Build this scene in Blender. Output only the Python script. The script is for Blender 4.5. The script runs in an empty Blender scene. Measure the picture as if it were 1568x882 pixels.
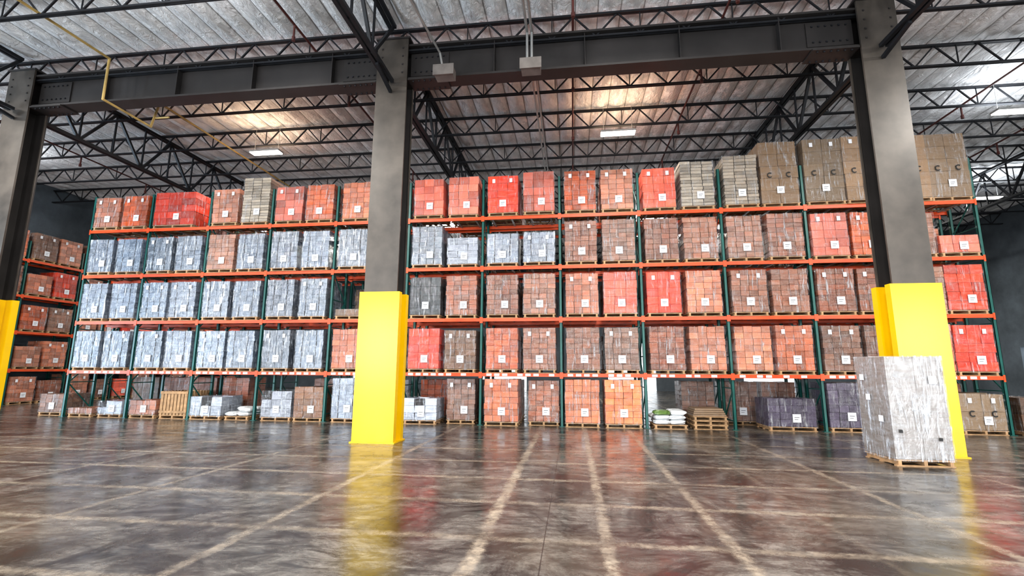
import bpy, math, random
from mathutils import Vector, Matrix
random.seed(7)
sc = bpy.context.scene

# ------------------------------------------------------------------ materials
def new_mat(name):
    m = bpy.data.materials.new(name); m.use_nodes = True
    nt = m.node_tree; b = nt.nodes.get('Principled BSDF')
    return m, nt, b
def N(nt, t, **kw):
    n = nt.nodes.new(t)
    for k, v in kw.items(): setattr(n, k, v)
    return n
def L(nt, a, b): nt.links.new(a, b)
def mixc(nt, fac, a, b, mode='MIX'):
    n = N(nt, 'ShaderNodeMix', data_type='RGBA', blend_type=mode)
    for sock, v in ((n.inputs[0], fac), (n.inputs[6], a), (n.inputs[7], b)):
        if hasattr(v, 'is_linked'): L(nt, v, sock)
        elif isinstance(v, (int, float)): sock.default_value = v
        else: sock.default_value = (*v, 1)
    return n.outputs[2]
def noise(nt, vec, scale, detail=3, rough=.55, dist=0):
    n = N(nt, 'ShaderNodeTexNoise'); n.inputs['Scale'].default_value = scale
    n.inputs['Detail'].default_value = detail; n.inputs['Roughness'].default_value = rough
    n.inputs['Distortion'].default_value = dist
    if vec is not None: L(nt, vec, n.inputs['Vector'])
    return n.outputs[0]
def mrange(nt, v, a, b, c=0, d=1, smooth=False):
    n = N(nt, 'ShaderNodeMapRange'); n.interpolation_type = 'SMOOTHSTEP' if smooth else 'LINEAR'
    L(nt, v, n.inputs[0])
    for i, x in enumerate((a, b, c, d)): n.inputs[i+1].default_value = x
    return n.outputs[0]
def mth(nt, op, a, b=None):
    n = N(nt, 'ShaderNodeMath', operation=op)
    for i, v in enumerate((a, b)):
        if v is None: continue
        if hasattr(v, 'is_linked'): L(nt, v, n.inputs[i])
        else: n.inputs[i].default_value = v
    return n.outputs[0]
def mapping(nt, vec, scale, rot=(0, 0, 0)):
    n = N(nt, 'ShaderNodeMapping'); L(nt, vec, n.inputs[0]); n.inputs['Scale'].default_value = scale
    n.inputs['Rotation'].default_value = rot
    return n.outputs[0]
def bump(nt, h, b, strength=.3, dist=.02, sock='Normal'):
    n = N(nt, 'ShaderNodeBump'); n.inputs['Strength'].default_value = strength
    n.inputs['Distance'].default_value = dist
    L(nt, h, n.inputs['Height']); L(nt, n.outputs[0], b.inputs[sock])

def simple(name, col, rough=.5, metal=0, var=.25, scale=3, bumpy=0.0, spec=.5):
    m, nt, b = new_mat(name)
    tc = N(nt, 'ShaderNodeTexCoord')
    n = noise(nt, tc.outputs['Object'], scale, 4)
    c2 = tuple(min(1, c*(1+var)) for c in col); c1 = tuple(c*(1-var) for c in col)
    f = mrange(nt, n, .3, .7)
    L(nt, mixc(nt, f, c1, c2), b.inputs['Base Color'])
    b.inputs['Roughness'].default_value = rough; b.inputs['Metallic'].default_value = metal
    b.inputs['Specular IOR Level'].default_value = spec
    if bumpy: bump(nt, noise(nt, tc.outputs['Object'], scale*8, 4), b, bumpy, .01)
    return m

def randvec(nt):
    tc = N(nt, 'ShaderNodeTexCoord'); oi = N(nt, 'ShaderNodeObjectInfo')
    off = N(nt, 'ShaderNodeVectorMath', operation='ADD')
    cx = N(nt, 'ShaderNodeCombineXYZ'); r = mth(nt, 'MULTIPLY', oi.outputs['Random'], 37.0)
    for i in range(3): L(nt, r, cx.inputs[i])
    L(nt, tc.outputs['Object'], off.inputs[0]); L(nt, cx.outputs[0], off.inputs[1])
    return off.outputs[0], oi.outputs['Random']

def load_mat(name, col, film, film_amt, rough=.45, coat=.8, bstr=.4, contrast=1.0, cior=1.6, wrinkle=.5):
    """cartons seen through stretch film: film = wrinkled clear coat, plus sheen mixed into the colour"""
    m, nt, b = new_mat(name)
    v, rnd = randvec(nt)
    at = N(nt, 'ShaderNodeAttribute', attribute_name='shade')
    dark = tuple(c*(1-.6*contrast) for c in col); lite = tuple(min(1, c*(1+.5*contrast)) for c in col)
    base = mixc(nt, at.outputs['Fac'], dark, lite)
    n1 = noise(nt, mapping(nt, v, (1.3, 1.3, 6)), 2.0, 5, .6, .6)
    n2 = noise(nt, mapping(nt, v, (3, 3, 1.2)), 4.0, 4, .6, 1.2)
    f = mth(nt, 'MULTIPLY', mrange(nt, n1, .38, .68), mrange(nt, n2, .3, .7, .35, 1))
    f = mth(nt, 'MULTIPLY', f, film_amt)
    base = mixc(nt, f, base, film)  # pale film sheen painted into the carton colour
    hs = N(nt, 'ShaderNodeHueSaturation'); L(nt, base, hs.inputs['Color'])
    L(nt, mrange(nt, rnd, 0, 1, .65, 1.3), hs.inputs['Value'])
    r2 = mth(nt, 'FRACT', mth(nt, 'MULTIPLY', rnd, 7.31))
    L(nt, mrange(nt, r2, 0, 1, .497, .510), hs.inputs['Hue']); L(nt, mrange(nt, r2, 0, 1, 1.1, .85), hs.inputs['Saturation'])
    L(nt, hs.outputs[0], b.inputs['Base Color'])
    b.inputs['Roughness'].default_value = rough; b.inputs['Specular IOR Level'].default_value = .3
    b.inputs['Coat Weight'].default_value = coat; b.inputs['Coat Roughness'].default_value = .08
    b.inputs['Coat IOR'].default_value = cior
    n3 = noise(nt, mapping(nt, v, (1.2, 1.2, 3.5)), 7, 5, .65, 1.5)
    bump(nt, n3, b, bstr, .03)
    n4 = noise(nt, mapping(nt, v, (2.6, 2.6, 1.1), (0, .25, 0)), 2.6, 6, .62, 1.6)
    bump(nt, n4, b, wrinkle, .10, 'Coat Normal')
    return m

M = {}
M['B'] = load_mat('brick_carton_film', (.22, .066, .030), (.40, .26, .19), .55)
M['RB'] = load_mat('red_brown_carton_film', (.40, .082, .027), (.50, .26, .16), .42)
M['R'] = load_mat('red_film_load', (.62, .040, .010), (.66, .14, .05), .2)
M['G'] = load_mat('blue_grey_carton_film', (.060, .080, .115), (.26, .33, .42), .55, .3, 1.0, cior=2.0, wrinkle=.45)
M['T'] = load_mat('tan_cardboard_film', (.24, .145, .080), (.34, .24, .16), .40, .45, .35, contrast=.4)
M['S'] = load_mat('grey_tan_stack_film', (.25, .20, .15), (.46, .40, .33), .5, .35, .6)
M['K'] = load_mat('black_film_load', (.008, .008, .009), (.03, .03, .035), .4, .2, .9)
M['O'] = load_mat('orange_red_film_load', (.56, .10, .018), (.60, .26, .11), .35)
M['P'] = load_mat('purple_case_film', (.05, .036, .07), (.17, .14, .22), .5)
M['W'] = load_mat('white_film_load', (.26, .28, .33), (.60, .64, .70), .7, .25, .9)
M['D'] = load_mat('dark_brown_film_load', (.13, .055, .024), (.24, .15, .08), .5)
M['C'] = load_mat('silver_film_load', (.24, .21, .185), (.42, .41, .40), .7, .25, 1.0, bstr=.15, contrast=.10, cior=2.0, wrinkle=.35)
M['core'] = simple('load_shadow_gap', (.015, .010, .008), .8)
M['wood'] = simple('pallet_wood', (.34, .21, .11), .75, 0, .35, 6)
M['label'] = simple('white_label_paper', (.66, .67, .70), .5, 0, .03, 3)
M['ink'] = simple('black_print', (.02, .02, .02), .6)
M['green'] = simple('teal_green_rack_paint', (.006, .085, .072), .4, 0, .2)
M['orange'] = simple('orange_rack_beam_paint', (.58, .070, .012), .42, 0, .2)
M['galv'] = simple('galvanised_steel', (.38, .38, .37), .4, .6, .15)
M['steel'] = simple('dark_joist_steel', (.016, .017, .020), .5, .2, .3)
M['colgrey'] = simple('grey_primer_column_steel', (.060, .051, .043), .42, .1, .42, 1.2)
M['girder'] = simple('dark_primer_girder_and_recess_shade', (.028, .025, .024), .5, .1, .25, 1.0)
M['yellow'] = simple('yellow_safety_paint', (.68, .43, .002), .28, 0, .08, .8)
M['gas'] = simple('yellow_gas_pipe_paint', (.40, .28, .10), .5)
M['pipe'] = simple('dark_red_sprinkler_pipe', (.08, .024, .02), .45)
M['beige'] = simple('beige_junction_box', (.13, .115, .105), .5)
M['bag'] = simple('white_plastic_bag', (.60, .62, .63), .3, 0, .15, 6, .4)
M['baggreen'] = simple('green_printed_bag', (.12, .20, .05), .35, 0, .3, 9)
m, nt, b = new_mat('led_diffuser'); b.inputs['Emission Color'].default_value = (1, .96, .9, 1); b.inputs['Emission Strength'].default_value = 14
M['led'] = m
def film_mat(name, col, lo, hi, glint):
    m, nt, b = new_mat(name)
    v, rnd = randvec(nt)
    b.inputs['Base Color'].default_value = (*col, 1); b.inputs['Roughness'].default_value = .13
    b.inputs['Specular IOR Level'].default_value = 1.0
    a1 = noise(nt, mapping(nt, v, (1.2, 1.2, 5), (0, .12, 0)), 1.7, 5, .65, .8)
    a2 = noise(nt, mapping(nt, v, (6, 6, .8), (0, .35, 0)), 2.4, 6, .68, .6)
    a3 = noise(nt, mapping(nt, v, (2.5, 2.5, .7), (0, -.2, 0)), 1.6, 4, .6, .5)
    al = mth(nt, 'ADD', mrange(nt, a1, .50, .75, lo, hi), mth(nt, 'MULTIPLY', mrange(nt, a2, .52, .66, .0, glint), mrange(nt, a3, .42, .6, .3, 1)))  # narrow opaque streaks imitate highlights on the film
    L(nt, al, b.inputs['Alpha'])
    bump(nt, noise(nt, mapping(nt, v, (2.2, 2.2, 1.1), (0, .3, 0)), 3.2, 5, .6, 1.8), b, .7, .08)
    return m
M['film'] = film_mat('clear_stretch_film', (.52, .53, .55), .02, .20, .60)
M['filmw'] = film_mat('stretch_film_painted_glints', (.74, .80, .88), .04, .30, .90)  # whiter film with glossy highlights painted in as pale streaks

def wall_mat(name, col):
    m, nt, b = new_mat(name)
    tc = N(nt, 'ShaderNodeTexCoord'); v = tc.outputs['Object']
    n = noise(nt, v, .5, 6, .65); n2 = noise(nt, v, 3, 4)
    f = mth(nt, 'MULTIPLY', mrange(nt, n, .3, .7), mrange(nt, n2, .2, .8, .6, 1))
    L(nt, mixc(nt, f, tuple(c*.6 for c in col), tuple(c*1.4 for c in col)), b.inputs['Base Color'])
    b.inputs['Roughness'].default_value = .8
    return m
M['wall'] = wall_mat('tilt_up_concrete', (.095, .115, .132))

# ceiling foil
m, nt, b = new_mat('white_foil_insulation')
tc = N(nt, 'ShaderNodeTexCoord'); v = tc.outputs['Object']
at = N(nt, 'ShaderNodeAttribute', attribute_name='seam')
n = noise(nt, mapping(nt, v, (1.6, .5, 1)), 2.2, 5, .6, .8)
col = mixc(nt, mrange(nt, n, .3, .7), (.74, .74, .75), (.98, .98, .98))
col = mixc(nt, mth(nt, 'MULTIPLY', mrange(nt, at.outputs['Fac'], .74, 1.0, 0, 1), .8), col, (.08, .08, .085))
L(nt, col, b.inputs['Base Color'])
b.inputs['Roughness'].default_value = .35; b.inputs['Metallic'].default_value = .05
bump(nt, noise(nt, mapping(nt, v, (2.5, 1.2, 1)), 2.2, 6, .65, 1.2), b, 1.0, .15)
M['foil'] = m

# floor
m, nt, b = new_mat('polished_concrete_floor')
tc = N(nt, 'ShaderNodeTexCoord'); v = tc.outputs['Object']
sep = N(nt, 'ShaderNodeSeparateXYZ'); L(nt, v, sep.inputs[0])
wob = mth(nt, 'MULTIPLY', mth(nt, 'SUBTRACT', noise(nt, v, 2.6, 9, .8), .5), .24)
X = mth(nt, 'ADD', sep.outputs[0], wob); Y = mth(nt, 'ADD', sep.outputs[1], wob)
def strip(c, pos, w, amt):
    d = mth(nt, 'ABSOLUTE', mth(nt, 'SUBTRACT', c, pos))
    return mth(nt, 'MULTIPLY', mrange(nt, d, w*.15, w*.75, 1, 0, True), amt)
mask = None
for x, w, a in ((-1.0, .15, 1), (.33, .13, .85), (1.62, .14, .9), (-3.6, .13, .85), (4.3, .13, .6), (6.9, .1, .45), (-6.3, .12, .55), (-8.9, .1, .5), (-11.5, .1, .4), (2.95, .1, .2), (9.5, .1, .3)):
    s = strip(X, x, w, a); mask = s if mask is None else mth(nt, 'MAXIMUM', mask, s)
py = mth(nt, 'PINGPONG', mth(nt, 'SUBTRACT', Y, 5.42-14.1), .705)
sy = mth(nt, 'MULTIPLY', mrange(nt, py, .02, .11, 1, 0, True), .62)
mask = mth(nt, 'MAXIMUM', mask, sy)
brk = mrange(nt, noise(nt, v, .8, 7, .75), .38, .58, .2, 1)
brk2 = mrange(nt, noise(nt, v, 9, 5, .8), .38, .62, .25, 1)
mask = mth(nt, 'MULTIPLY', mth(nt, 'MULTIPLY', mask, brk), brk2)
n1 = noise(nt, v, .7, 9, .78, .8); n2 = noise(nt, mapping(nt, v, (1, 3.0, 1)), 1.9, 9, .8, .6)
f = mth(nt, 'MULTIPLY', mrange(nt, n1, .42, .60), mrange(nt, n2, .40, .60, .12, 1))
col = mixc(nt, f, (.018, .018, .018), (.185, .175, .160))
warm = mrange(nt, noise(nt, v, .35, 4), .47, .65, 0, .35)
col = mixc(nt, warm, col, (.115, .088, .058))
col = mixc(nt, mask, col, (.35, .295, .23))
cut = mth(nt, 'MAXIMUM', strip(sep.outputs[0], -.33, .012, .8), strip(sep.outputs[1], 6.1, .012, .6))
col = mixc(nt, cut, col, (.01, .01, .01))
L(nt, col, b.inputs['Base Color'])
rg = mth(nt, 'ADD', mrange(nt, noise(nt, v, 2.3, 7, .75), .35, .65, .12, .33), mth(nt, 'MULTIPLY', mask, .25))
L(nt, rg, b.inputs['Roughness']); b.inputs['Specular IOR Level'].default_value = .55
bump(nt, noise(nt, v, 5, 5, .6), b, .08, .01)
M['floor'] = m

# ------------------------------------------------------------------ mesh builder
class MB:
    def __init__(s): s.v = []; s.f = []; s.m = []; s.c = []; s.mats = []
    def mi(s, k):
        if k not in s.mats: s.mats.append(k)
        return s.mats.index(k)
    def hexa(s, p, mat, shade=.5):
        o = len(s.v); s.v += p; mi = s.mi(mat)
        for q in ((0,3,2,1),(4,5,6,7),(0,1,5,4),(1,2,6,5),(2,3,7,6),(3,0,4,7)):
            s.f.append(tuple(o+i for i in q)); s.m.append(mi); s.c.append(shade)
    def quad(s, p, mat):
        o = len(s.v); s.v += p; s.f.append((o, o+1, o+2, o+3)); s.m.append(s.mi(mat)); s.c.append(.5)
    def box(s, x0, x1, y0, y1, z0, z1, mat, shade=.5, j=0):
        p = [(x0,y0,z0),(x1,y0,z0),(x1,y1,z0),(x0,y1,z0),(x0,y0,z1),(x1,y0,z1),(x1,y1,z1),(x0,y1,z1)]
        if j: p = [(a+random.uniform(-j,j), b+random.uniform(-j,j), c+random.uniform(-j,j)*.5) for a,b,c in p]
        s.hexa(p, mat, shade)
    def bar(s, a, b, w, t, mat):
        a = Vector(a); b = Vector(b); d = (b-a).normalized()
        r = Vector((0,0,1)) if abs(d.z) < .95 else Vector((0,1,0))
        u = d.cross(r).normalized(); w2 = u*(w/2); t2 = u.cross(d).normalized()*(t/2)
        p = [a-w2-t2, a+w2-t2, a+w2+t2, a-w2+t2, b-w2-t2, b+w2-t2, b+w2+t2, b-w2+t2]
        s.hexa([tuple(q) for q in p], mat)
    def blob(s, c, r, mat, rnd, n=10, m=6):
        o = len(s.v); mi = s.mi(mat)
        for i in range(m+1):
            ph = math.pi*i/m
            for k in range(n):
                t = 2*math.pi*k/n; q = rnd.uniform(.9, 1.08)
                cx, sx = math.cos(t), math.sin(t)
                sq = lambda q_: math.copysign(abs(q_)**.6, q_)
                s.v.append((c[0]+r[0]*sq(cx)*math.sin(ph)**.6*q, c[1]+r[1]*sq(sx)*math.sin(ph)**.6*q, c[2]-r[2]*math.cos(ph)))
        for i in range(m):
            for k in range(n):
                k2 = (k+1) % n; s.f.append((o+i*n+k, o+i*n+k2, o+(i+1)*n+k2, o+(i+1)*n+k)); s.m.append(mi); s.c.append(.5)
    def tube(s, pts, r, mat, n=8):
        mi = s.mi(mat)
        for a, b in zip(pts[:-1], pts[1:]):
            a = Vector(a); b = Vector(b); d = (b-a).normalized()
            q = Vector((0,0,1)) if abs(d.z) < .95 else Vector((0,1,0))
            u = d.cross(q).normalized(); w = u.cross(d); o = len(s.v)
            for P in (a - d*r*.5, b + d*r*.5):
                for i in range(n):
                    t = 2*math.pi*i/n; s.v.append(tuple(P + u*math.cos(t)*r + w*math.sin(t)*r))
            for i in range(n):
                k = (i+1) % n; s.f.append((o+i, o+k, o+n+k, o+n+i)); s.m.append(mi); s.c.append(.5)
            s.f.append(tuple(o+i for i in range(n))[::-1]); s.m.append(mi); s.c.append(.5)
            s.f.append(tuple(o+n+i for i in range(n))); s.m.append(mi); s.c.append(.5)
    def mesh(s, name):
        me = bpy.data.meshes.new(name); me.from_pydata(s.v, [], s.f)
        for k in s.mats: me.materials.append(M[k])
        me.polygons.foreach_set('material_index', s.m)
        at = me.attributes.new('shade', 'FLOAT', 'FACE'); at.data.foreach_set('value', s.c)
        me.update(); return me
    def obj(s, name, loc=(0,0,0), parent=None):
        return put(s.mesh(name), name, loc, parent)
def put(me, name, loc=(0,0,0), parent=None, rz=0):
    o = bpy.data.objects.new(name, me); sc.collection.objects.link(o)
    o.location = loc; o.rotation_euler[2] = rz
    if parent: o.parent = parent
    return o

# ------------------------------------------------------------------ room shell
XL, XR, YB, YF, ZC = -28.0, 26.0, -10.0, 42.0, 11.45
mb = MB(); mb.box(XL, XR, YB, YF, -.2, 0, 'floor'); mb.obj('floor')
def wall_openings(name, along, fixed0, fixed1, a0, a1, openings):
    """wall running along axis 'x' or 'y' with door openings [(s, e, height)]"""
    mb = MB(); cur = a0
    def B(s, e, z0, z1):
        if along == 'y': mb.box(fixed0, fixed1, s, e, z0, z1, 'wall')
        else: mb.box(s, e, fixed0, fixed1, z0, z1, 'wall')
    for s, e, h in openings:
        B(cur, s, 0, ZC); B(s, e, h, ZC); cur = e
    B(cur, a1, 0, ZC)
    return mb.obj(name)
wall_openings('wall_left', 'y', XL-.25, XL, YB, YF, [(-7.5, -2.5, 5), (2.5, 7.5, 5)])
wall_openings('wall_right', 'y', XR, XR+.25, YB, YF, [(29.5, 31.5, 3.2)])
wall_openings('wall_back', 'x', YF, YF+.25, XL, XR, [(-20, -16, 4), (-8, -4, 4), (3, 7, 4), (14, 18, 4)])
rear = [(-26, -19.5, 7), (-17, -10.5, 7), (-8, -1.5, 7), (1, 7.5, 7), (10, 16.5, 7), (18.5, 25, 7)]  # unseen door openings, invented to give the wraps structured reflections
wall_openings('wall_front', 'x', YB-.25, YB, XL, XR, rear)
# ceiling: foil-faced insulation sagging between sub-purlins (run in depth), pinched at joists
per = .61; nb_ = int((XR-XL)/per); nx = nb_*6; JY = [4.3+2.45*i for i in range(-5, 16)]
ys = []; y = YB
while y < YF: ys.append(y); y += .4083
ys.append(YF)
V = []; Fc = []; SM = []
for jy, y in enumerate(ys):
    k = min(abs(y-q) for q in JY); sagy = .45+.55*min(1, k/.7)
    for i in range(nx+1):
        x = XL+(XR-XL)*i/nx
        ph = (i % 6)/6.0; bay = i//6
        amp = .13*(.5+1.0*random.Random(bay*131+jy//6).random())
        V.append((x, y, ZC-amp*math.sin(math.pi*ph)*sagy+random.uniform(-.008, .008)))
        SM.append(1.0 if i % 6 == 0 else 0.0)
for j in range(len(ys)-1):
    for i in range(nx):
        a = j*(nx+1)+i; Fc.append((a, a+nx+1, a+nx+2, a+1))
me = bpy.data.meshes.new('ceiling'); me.from_pydata(V, [], Fc); me.materials.append(M['foil'])
at = me.attributes.new('seam', 'FLOAT', 'POINT'); at.data.foreach_set('value', SM)
me.update(); put(me, 'ceiling')

# ------------------------------------------------------------------ roof joists (run along X)
def joist_mesh(x0, x1):
    mb = MB(); zt, zb = ZC-.16, ZC-.82
    for dy in (-.035, .035):
        mb.box(x0, x1, dy-.022, dy+.022, zt-.06, zt, 'steel'); mb.box(x0, x1, dy-.02, dy+.02, zb-.05, zb, 'steel')
    n = int((x1-x0)/1.15); p = (x1-x0)/n
    for i in range(n):
        a = x0+i*p
        mb.bar((a, 0, zt-.03), (a+p/2, 0, zb-.02), .040, .040, 'steel')
        mb.bar((a+p/2, 0, zb-.02), (a+p, 0, zt-.03), .040, .040, 'steel')
        if i % 2: mb.bar((a+p/2, 0, zb), (a+p/2, 0, zt), .026, .026, 'steel')
    return mb.mesh('roof_joist')
jm = joist_mesh(XL+.02, XR-.02)
for y in JY:
    if YB+.5 < y < YF-.3: put(jm, 'roof_joist', (0, y, 0))

# joist girders (run in depth on the column lines)
CX = [-16.9, -4.85, 7.6, 19.8]
def girder_mesh(y0, y1):
    mb = MB(); zt, zb = ZC-.2, ZC-1.85
    for dx in (-.07, .07):
        mb.box(dx-.045, dx+.045, y0, y1, zt-.09, zt, 'steel'); mb.box(dx-.045, dx+.045, y0, y1, zb-.09, zb, 'steel')
    n = max(2, round((y1-y0)/2.45)); p = (y1-y0)/n
    for i in range(n):
        a = y0+i*p
        mb.bar((0, a, zt-.05), (0, a+p/2, zb-.04), .08, .08, 'steel')
        mb.bar((0, a+p/2, zb-.04), (0, a+p, zt-.05), .08, .08, 'steel')
        mb.bar((0, a+p/2, zb), (0, a+p/2, zt), .05, .05, 'steel')
        if i: mb.bar((0, a, zb), (0, a, zt), .05, .05, 'steel')
    return mb.mesh('roof_truss_girder')
g1, g2, g3 = girder_mesh(YB+.2, 11.4), girder_mesh(12.2, 26.8), girder_mesh(26.8, YF-.1)
for x in CX:
    for g in (g1, g2, g3): put(g, 'roof_truss_girder', (x, 0, 0))

# ------------------------------------------------------------------ steel columns
YC = 11.5
GZ0, GZ1 = 9.68, 10.76
def column(x, top=10.9):
    mb = MB()
    w, D, zy = .44, .58, 3.72
    mb.box(-w, w, 0, .05, 0, top, 'colgrey'); mb.box(-w, w, D-.05, D, 0, top, 'girder')  # back flange in darker steel to paint the recess shade
    for sx in (-1, 1): mb.box(sx*w-.02, sx*w+.02, D-.075, D-.052, 0, top, 'colgrey')
    mb.box(-.03, .03, .05, D-.05, 0, top, 'girder')  # web darkened as well, shade of the recess put into its colour
    W = .53
    mb.box(-W, W, -.05, .13, 0, zy, 'yellow'); mb.box(-W, W, D-.13, D+.05, 0, zy, 'yellow')
    mb.box(-.30, .30, .13, D-.13, 0, zy, 'yellow')
    mb.box(-W-.04, W+.04, -.09, D+.09, 0, .03, 'yellow')
    for z in (GZ0, GZ1-.04): mb.box(-w, w, .05, D-.05, z, z+.04, 'girder')
    mb.box(-w-.05, w+.05, -.04, D+.04, top, top+.05, 'girder')
    for z in (9.85, 10.1, 10.35, 10.6):
        for dx in (-.3, .3): mb.box(dx-.02, dx+.02, -.02, 0, z, z+.04, 'girder')
    # knee brace up to the truss girder
    mb.bar((0, -.02, 9.3), (0, -1.0, ZC-1.97), .08, .08, 'steel')
    return mb.obj('steel_column', (x, YC, 0))
for x in CX: column(x)
mb = MB()
def wbeam(x0, x1):
    yc = YC+.29; z0, z1 = GZ0, GZ1
    mb.box(x0, x1, yc-.24, yc+.24, z0, z0+.06, 'girder'); mb.box(x0, x1, yc-.24, yc+.24, z1-.06, z1, 'girder')
    mb.box(x0, x1, yc-.025, yc+.025, z0+.06, z1-.06, 'girder')
    x = x0+2.4
    while x < x1-1: mb.box(x, x+.02, yc-.2, yc+.2, z0+.06, z1-.06, 'girder'); x += 2.45
    for xe, s in ((x0, 1), (x1, -1)):
        a, b_ = sorted((xe+s*.01, xe+s*1.1))
        mb.box(a, b_, yc-.28, yc+.28, z0-.04, z0, 'girder')
        mb.box(a, b_, yc-.06, yc-.025, z0+.2, z1-.2, 'girder')
        for i in range(6):
            for k in (-.2, .2): mb.box(a+.12+i*.16, a+.16+i*.16, yc+k-.02, yc+k+.02, z0-.07, z0-.04, 'steel')
            mb.box(a+.12+i*.16, a+.16+i*.16, yc-.09, yc-.06, z0+.3, z0+.34, 'steel'); mb.box(a+.12+i*.16, a+.16+i*.16, yc-.09, yc-.06, z1-.34, z1-.3, 'steel')
for a, b_ in zip(CX[:2], CX[1:3]): wbeam(a+.45, b_-.45)
mb.obj('moment_frame_girder')

# ------------------------------------------------------------------ pipes and conduits
mb = MB()
mb.tube([(-13.4, -4, 10.4), (-13.4, 11.1, 10.75), (-13.4, 11.1, 9.45), (-13.4, 12.7, 9.45), (-13.4, 12.9, 10.4), (-13.4, 24, 10.4)], .035, 'gas')
mb.tube([(-13.4, 12.8, 9.8), (-12.9, 12.8, 9.8)], .03, 'gas')
mb.obj('yellow_gas_pipe')
for x in (0.15, 4.0, -7.2, -21, 13.4, 17):
    mb = MB(); mb.tube([(x, YB+1, 10.80), (x, YF-1, 10.80)], .032, 'pipe')
    y = 7.3
    while y < 30:
        mb.tube([(x, y, 10.35), (x, y, 10.80)], .03, 'pipe', 6); mb.tube([(x, y, 10.35), (x, y, 10.42)], .05, 'pipe', 6); y += 3.2
    mb.obj('sprinkler_pipe')
mb = MB()
for dx in (0, .12): mb.tube([(-1.05+dx, YB+2, 10.55), (-1.05+dx, 11.2, 10.55), (-1.05+dx, 11.2, 9.65)], .035, 'galv')
for dx in (0, .12): mb.tube([(-1.05+dx, 12.4, 10.3), (-1.05+dx, 22, 10.3)], .03, 'galv')
mb.tube([(-3.75, 8.6, 10.4), (-3.4, 11.2, 10.15), (-3.3, 11.2, 9.65)], .03, 'galv')
for x in (-1.2, -3.5):
    mb.box(x, x+.5, 11.05, 11.4, 9.42, 9.68, 'beige'); mb.box(x-.03, x+.53, 11.02, 11.05, 9.40, 9.70, 'beige')
mb.obj('electrical_conduit')

# ------------------------------------------------------------------ pallet rack
UX = [-18.42, -15.9, -13.42, -10.92, -8.37, -5.65, -3.0, -.36, 2.26, 4.87, 7.43, 9.92, 12.33]
LZ = [1.60, 3.40, 5.15, 6.915]
def rack(name, UX, depth, tops, tags=True):
    mb = MB()
    for i, x in enumerate(UX):
        top = tops[i % len(tops)]
        for y in (0, depth-.08):
            mb.box(x-.045, x-.035, y, y+.08, 0, top, 'green'); mb.box(x+.035, x+.045, y, y+.08, 0, top, 'green')
            mb.box(x-.045, x+.045, y, y+.01, 0, top, 'green')
            mb.box(x-.09, x+.09, y-.03, y+.11, 0, .012, 'green')
        z = .25; k = 0
        while z < top-.9:
            mb.bar((x, .06, z), (x, depth-.06, z), .03, .03, 'green')
            a, b_ = (.06, depth-.06) if k % 2 else (depth-.06, .06)
            mb.bar((x, a, z), (x, b_, z+.95), .03, .03, 'green'); z += .98; k += 1
    for a, b_ in zip(UX[:-1], UX[1:]):
        for li, z in enumerate(LZ):
            for y in (-.045, depth-.005):
                mb.box(a+.05, b_-.05, y, y+.05, z-.055, z+.055, 'orange')
                mb.box(a-.0, a+.055, y-.008, y+.0, z-.11, z+.09, 'orange'); mb.box(b_-.055, b_, y-.008, y, z-.11, z+.09, 'orange')
            n = 4
            for q in range(n):
                xx = a+.3+(b_-a-.6)*q/(n-1); mb.box(xx-.03, xx+.03, 0, depth-.01, z+.015, z+.05, 'galv')
            if tags and li == 0:
                xx = a+.2
                while xx < b_-.4:
                    mb.box(xx, xx+.17, -.05, -.046, z-.035, z+.04, 'label'); xx += .26 if random.random() < .75 else .5
    return mb.mesh(name)
YR = 15.6
put(rack('pallet_rack', UX, 1.07, [8.35]), 'pallet_rack', (0, YR, 0))
put(rack('pallet_rack_b', UX, 1.07, [8.2], False), 'pallet_rack', (0, YR+1.45, 0))

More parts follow.
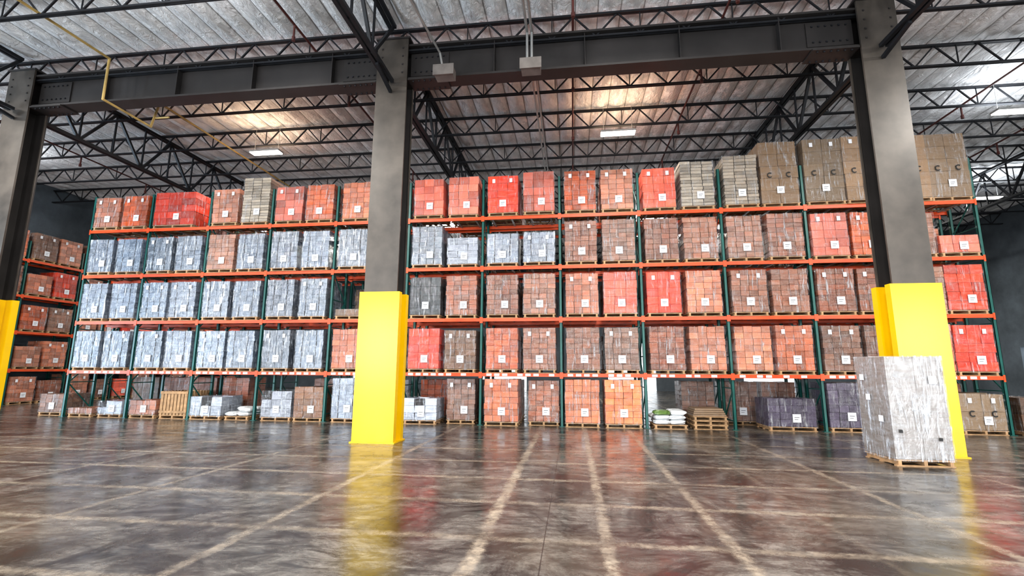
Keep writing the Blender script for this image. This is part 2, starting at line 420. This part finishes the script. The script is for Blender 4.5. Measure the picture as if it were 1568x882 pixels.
# ------------------------------------------------------------------ pallet loads
cache = {}
STY = {'B': (4, 8), 'RB': (4, 7), 'R': (3, 5), 'G': (4, 7), 'T': (2, 3), 'S': (3, 12), 'K': (3, 4), 'O': (4, 7), 'P': (4, 6), 'W': (3, 5), 'D': (3, 6), 'C': (2, 4)}
def pallet(mb, w, d, z=0):
    for x in (-w/2+.03, -.03, w/2-.09): mb.box(x, x+.06, .0, d, z+.02, z+.10, 'wood', .4)
    nb = 7
    for i in range(nb):
        y = (d-.09)*i/(nb-1); mb.box(-w/2, w/2, y, y+.09, z+.10, z+.125, 'wood', .5)
    for y in (0, d/2-.045, d-.09): mb.box(-w/2, w/2, y, y+.09, z, z+.02, 'wood', .5)
def load_mesh(ty, w, h, var, d=1.05, labels=True):
    key = (ty, w, h, var, d)
    if key in cache: return cache[key]
    rnd = random.Random(str(key)); mb = MB()
    ph = .135
    pallet(mb, w, d)
    nc, nr = STY[ty]; H = h-ph
    nr = max(1, round(nr*H/1.3)) if ty != 'C' else 5
    nd = max(2, nc-1)
    cw, ch, cd = w/nc, H/nr, d/nd
    mb.box(-w/2+.03, w/2-.03, .03, d-.03, ph-.01, h-.03, 'core' if ty not in 'GC' else ty, .1)
    loose = ty == 'W'
    for r in range(nr):
        ox = rnd.uniform(-.014, .014) if ty != 'C' else 0
        for i in range(nc):
            for j in range(nd):
                if 0 < i < nc-1 and 0 < j < nd-1 and r < nr-1: continue
                if r == nr-1 and (loose and rnd.random() < .35): continue
                g = {'S': .010, 'C': .002}.get(ty, .006)
                jj = {'W': .03, 'C': .003}.get(ty, .010)
                x0 = -w/2+i*cw+g+ox; y0 = j*cd+g
                sh = rnd.uniform(.15, .85)
                random.seed(rnd.random())
                tp = rnd.uniform(-.012, .012) if r == nr-1 else 0
                mb.box(x0, x0+cw-2*g, y0, y0+cd-2*g, ph+r*ch+g*.6, ph+(r+1)*ch-g*.6+tp, ty, sh, jj*.5)
                if ty == 'G' and j == 0 and i % 2 == 0:
                    xx = x0+cw*.9; mb.box(xx, xx+cw*.10, y0-.004, y0+.01, ph+r*ch+.02, ph+(r+1)*ch-.02, 'core')
    # stretch-film skin: four slightly bellied sides
    o_ = .014; n = 4
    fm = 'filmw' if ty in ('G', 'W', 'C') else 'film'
    ring = [(-w/2-o_, -o_), (w/2+o_, -o_), (w/2+o_, d+o_), (-w/2-o_, d+o_)]
    lv = [ph-.04+(H+.05)*q/n for q in range(n+1)]
    bel = [rnd.uniform(-.004, .006) for _ in lv]
    for q in range(n):
        for k in range(4):
            a, c = ring[k], ring[(k+1) % 4]
            def P(pt, i_): return (pt[0]+math.copysign(bel[i_], pt[0]), pt[1]+(bel[i_] if pt[1] > .3 else -abs(bel[i_])*.5), lv[i_])
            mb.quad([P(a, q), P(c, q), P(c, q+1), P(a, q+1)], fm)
    if labels and h > .55:
        lx = rnd.uniform(.0, .12); lz = ph+H*.15
        s = .23 if ty != 'T' else .22
        if ty != 'C':
            mb.box(lx-s/2, lx+s/2, -.030, -.024, lz, lz+s*1.05, 'label')
            mb.box(lx-s*.3, lx+s*.3, -.0315, -.030, lz+s*.6, lz+s*.66, 'ink'); mb.box(lx-s*.3, lx+s*.15, -.0315, -.030, lz+s*.35, lz+s*.4, 'ink')
        if var == 1 and H > 1:
            for sx in (-.32, .28): mb.box(sx-.05, sx+.05, -.030, -.022, h-.26, h-.12, 'label')
        if ty == 'T' and H > .7:
            for cxm in (-w*.25, w*.25):
                for a in range(9):
                    t0 = math.radians(50+a*29); R = .075
                    zc = ph+H*.45
                    mb.bar((cxm+R*math.cos(t0), -.026, zc+R*math.sin(t0)), (cxm+R*math.cos(t0+.5), -.026, zc+R*math.sin(t0+.5)), .012, .03, 'ink')
        if ty == 'C':   # small printed stickers on both visible sides
            for xx, zz in ((-.38, .62), (.30, .48)):
                mb.box(xx-.03, xx+.03, -.030, -.024, zz, zz+.06, 'ink', .5)
            mb.box(.22, .36, -.030, -.024, 1.55, 1.70, 'label')
            for yy, zz in ((.2, .8), (.7, 1.6), (.55, 1.2)):
                mb.box(-w/2-.03, -w/2-.024, yy, yy+.14, zz, zz+.12, 'label')
    me = mb.mesh('wrapped_pallet_load_'+ty); cache[key] = me
    return me
def load(ty, x, z, h, w=1.06, y=None, var=None, d=1.05, rz=None):
    var = random.Random(x*7+z).randrange(3) if var is None else var
    me = load_mesh(ty, w, round(h, 2), var, d)
    rr = random.Random(x*13.7+z*3)
    yy = YR-.06+rr.uniform(-.03, .05) if y is None else y
    put(me, 'wrapped_pallet_load', (x, yy, z), rz=rr.uniform(-.022, .022) if rz is None else rz)

rows = {
 3: [('RB',1.30),('RB',1.33), ('Rw',1.42),None, ('RB',1.42),('S',1.84), ('R',1.43),('RB',1.45), ('RB',1.48),('R',1.48), ('R',1.45),('R',1.50), ('R',1.46),('R',1.55), ('RB',1.53),('RB',1.53), ('R',1.50),('S',1.67), ('S',1.80),('T',2.22), ('T',2.22),('T',2.26), ('T',2.2),('T',2.20)],
 2: [('G',1.38),('G',1.38), ('G',1.40),('G',1.42), ('B',1.43),('G',1.42), ('G',1.46),('G',1.44), ('G',1.46),('G',1.4), ('G',1.48),('W',1.05), ('G',1.15),('G',1.15), ('B',1.5),('B',1.52), ('B',1.5),('B',1.5), ('B',1.5),('B',1.52), ('R',1.5),('RB',1.5), ('B',1.4),('R',.66)],
 1: [('G',1.42),('G',1.42), ('G',1.42),('G',1.42), ('G',1.42),('G',1.42), ('G',1.43),('G',1.46), ('D',.35),None, ('K',1.42),('B',1.45), ('B',1.45),('B',1.47), ('RB',1.45),('R',1.47), ('R',1.46),('RB',1.46), ('B',1.46),('B',1.46), ('B',1.45),('B',1.45), ('B',1.45),('R',1.5)],
 0: [('G',1.44),('G',1.44), ('G',1.43),('G',1.43), ('G',1.42),('G',1.42), ('G',1.43),('G',1.43), ('RB',1.46),('RB',1.46), ('R',1.46),('D',1.4), ('RB',1.46),('B',1.46), ('B',1.46),('B',1.46), ('B',1.48),('RB',1.48), ('RB',1.48),('RB',1.5), ('B',1.48),('B',1.48), ('RB',1.5),('R',1.48)]}
for li, row in rows.items():
    for i, it in enumerate(row):
        if it is None: continue
        b_, s = divmod(i, 2); a, c = UX[b_], UX[b_+1]; z = LZ[li]+.055
        x = a+(c-a)*(.265 if s == 0 else .735); ty, h = it
        w = 1.0 if b_ in (0, 1, 2, 3) and ty == 'G' else 1.06
        if ty == 'Rw': load('R', a+.98, z, h, w=1.66); continue
        if ty == 'T' and h > 2: w = 1.16
        load(ty, x, z, h, w)
# back-to-back row
rb = random.Random(3)
for li in range(-1, 4):
    for i in range(24):
        if li == -1 and rb.random() < .5: continue
        if li >= 0 and rb.random() < .35: continue
        b_, s = divmod(i, 2); a, c = UX[b_], UX[b_+1]
        x = a+(c-a)*(.265 if s == 0 else .735)
        ty = rb.choice(['B', 'RB', 'D', 'B'])
        load(ty, x, 0 if li < 0 else LZ[li]+.055, 1.4 if li == -1 else 1.3, y=YR+1.45, var=0)
# ground level
for ty, x, w, h, y in [
 ('B', -19.3, 1.0, .78, 15.9), ('B', -17.7, .95, .32, YR), ('W', -16.5, .95, .58, YR), ('RB', -15.2, 1.05, .62, YR),
 ('W', -12.75, 1.2, .78, YR), ('W', -10.1, 1.1, 1.0, YR), ('D', -8.95, 1.05, 1.15, YR), ('G', -7.6, 1.0, 1.45, YR),
 ('G', -6.3, 1.0, 1.4, YR), ('W', -4.98, 1.1, .82, YR-.1), ('B', -3.7, .95, 1.45, YR+.25), ('O', -2.3, 1.1, 1.46, YR-.1), ('B', -.95, 1.0, 1.42, YR+.2),
 ('O', .28, 1.08, 1.46, YR-.06), ('O', 1.55, 1.12, 1.46, YR-.1),
 ('P', 6.5, 1.35, .95, YR), ('P', 8.1, 1.1, 1.42, YR), ('B', 9.2, 1.0, 1.4, YR), ('T', 11.65, 1.15, 1.15, YR), ('D', 13.2, 1.15, 1.05, YR)]:
    load(ty, x, 0, h, w, y)
# bagged goods on pallets
def bagged(x, y, w, n, green):
    rnd = random.Random(int(x*100)); mb = MB(); pallet(mb, w, 1.0); z = .125
    for r in range(n):
        for i in range(2):
            for j in range(2):
                if r == n-1 and rnd.random() < .3: continue
                mb.blob((-w/4+i*w/2+rnd.uniform(-.04, .04), .25+j*.5, z+.075), (w*.27, .26, .085), 'baggreen' if green and r == n-1 and i == 0 else 'bag', rnd)
        z += .14
    mb.obj('bagged_goods_pallet', (x, y, 0))
bagged(2.95, YR-.1, 1.0, 3, True); bagged(-11.55, YR, .9, 2, False)
# slatted wooden crate
mb = MB(); pallet(mb, 1.05, 1.0)
for i in range(8):
    xx = -.52+i*.132
    for y in (0, .97): mb.box(xx, xx+.10, y, y+.02, .13, .95, 'wood')
for i in range(7):
    yy = .02+i*.14
    for x in (-.525, .505): mb.box(x, x+.02, yy, yy+.1, .13, .95, 'wood')
for z in (.2, .86):
    for y in (-.02, .99): mb.box(-.53, .53, y, y+.02, z, z+.08, 'wood')
mb.box(-.48, .48, .04, .94, .13, .8, 'T')
mb.obj('slatted_wooden_crate', (-14.0, YR, 0))
# stack of empty pallets and flat boards
mb = MB()
for k in range(3): pallet(mb, 1.0, 1.0, k*.13)
for k in range(4): mb.box(-.5+.02*k, .48-.03*k, .05, .9, .39+k*.06, .44+k*.06, 'T', .3+.1*k)
mb.obj('empty_pallet_stack', (4.15, YR, 0))

# rack along the left wall (runs in depth)
UL = [0, 2.6, 5.2, 7.8, 10.4, 13.0, 15.6, 18.2]
r3 = rack('pallet_rack_c', UL, 1.07, [7.9], False)
XW = XL+1.6
o = put(r3, 'pallet_rack', (XW, 17.0, 0)); o.rotation_euler[2] = math.pi/2
for li in range(-1, 4):
    for i in range(14):
        b_, s = divmod(i, 2); a, c = UL[b_], UL[b_+1]; yy = 17.0+a+(c-a)*(.265 if s == 0 else .735)
        ty = rb.choice(['B', 'RB', 'R', 'RB']); h = rb.choice([1.1, 1.3, 1.4])
        me = load_mesh(ty, 1.06, h, 1)
        put(me, 'wrapped_pallet_load', (XW+.05, yy, 0 if li < 0 else LZ[li]+.055), rz=math.pi/2)

# tall silver wrapped load by the right column
load('C', 6.62, 0, 2.08, 1.02, 10.35, 2, 1.0, rz=0)

# ------------------------------------------------------------------ high-bay lights
def fixture(x, y, z=10.15, energy=260, up=60, upcol=(1, .72, .48), upsize=1.6):
    mb = MB(); mb.box(-.62, .62, -.17, .17, .03, .10, 'galv'); mb.box(-.60, .60, -.15, .15, .0, .03, 'led')
    for dx in (-.5, .5): mb.bar((dx, 0, .1), (dx, 0, 11.2-z), .012, .012, 'galv')
    o = mb.obj('led_high_bay_light', (x, y, z))
    l = bpy.data.lights.new('high_bay_lamp', 'AREA'); l.shape = 'RECTANGLE'; l.size = 1.2; l.size_y = .3; l.energy = energy; l.color = (1, .96, .90)
    lo = bpy.data.objects.new('high_bay_lamp', l); sc.collection.objects.link(lo); lo.location = (0, 0, -.03); lo.parent = o
    if up:
        l = bpy.data.lights.new('ceiling_fill', 'AREA'); l.size = upsize; l.energy = up; l.color = upcol  # added fill to brighten and tint the ceiling, not part of the fixture
        lo = bpy.data.objects.new('ceiling_fill', l); sc.collection.objects.link(lo); lo.location = (0, 0, .14); lo.rotation_euler = (math.pi, 0, 0); lo.parent = o
for x, y in ((-11.9, 16.3), (1.75, 16.3)): fixture(x, y, up=45)
for x, y in ((14.5, 16.3), (20.3, 25), (-24.5, 16.3)): fixture(x, y, up=100, upcol=(.88, .94, 1))
for x in (-18, -9, 1.5, 12, 21):
    for y in (7.8, -1): fixture(x, y, 10.15, 900, 90 if y > 0 else 0, (.95, .97, 1))
for x in (-20, -8, 4, 16): fixture(x, 30, 10.15, 900, 200, (.94, .96, 1))

# daylight through left dock doors; rear door lights are added fill
def area(name, loc, rot, sx, sy, e, col):
    l = bpy.data.lights.new(name, 'AREA'); l.shape = 'RECTANGLE'; l.size = sx; l.size_y = sy; l.energy = e; l.color = col
    o = bpy.data.objects.new(name, l); sc.collection.objects.link(o); o.location = loc; o.rotation_euler = rot
for y in (-5, 5): area('dock_door_daylight_and_fill', (XL-.5, y, 2.5), (math.pi/2, 0, -math.pi/2), 3.0, 5, 2000, (.66, .83, 1))
for s, e, h in rear: area('dock_door_daylight_and_fill', ((s+e)/2, YB-.4, 3.6), (math.pi/2, 0, 0), 2.6, 5.2, 1100, (.95, .97, 1))  # unseen lights added behind the camera for highlights on the wrapped loads
w = bpy.data.worlds.new('World'); sc.world = w; w.use_nodes = True
bg = w.node_tree.nodes['Background']; bg.inputs[0].default_value = (.90, .95, 1, 1); bg.inputs[1].default_value = 1.8

# ------------------------------------------------------------------ camera
cam = bpy.data.cameras.new('camera'); co = bpy.data.objects.new('camera', cam); sc.collection.objects.link(co)
yaw, pitch, roll = .126, .168, .005
F = Vector((-math.sin(yaw)*math.cos(pitch), math.cos(yaw)*math.cos(pitch), math.sin(pitch)))
R = Vector((math.cos(yaw), math.sin(yaw), 0)); U = R.cross(F)
R2 = R*math.cos(roll)+U*math.sin(roll); U2 = U*math.cos(roll)-R*math.sin(roll)
mat = Matrix.Identity(4)
for i in range(3): mat[i][0] = R2[i]; mat[i][1] = U2[i]; mat[i][2] = -F[i]
mat.translation = Vector((0, 0, 1.8)); co.matrix_world = mat
cam.sensor_width = 36; cam.lens = 16.714; cam.clip_end = 200
sc.camera = co
sc.view_settings.view_transform = 'Standard'
try: sc.view_settings.look = 'Medium High Contrast'
except Exception: pass
sc.view_settings.exposure = .03
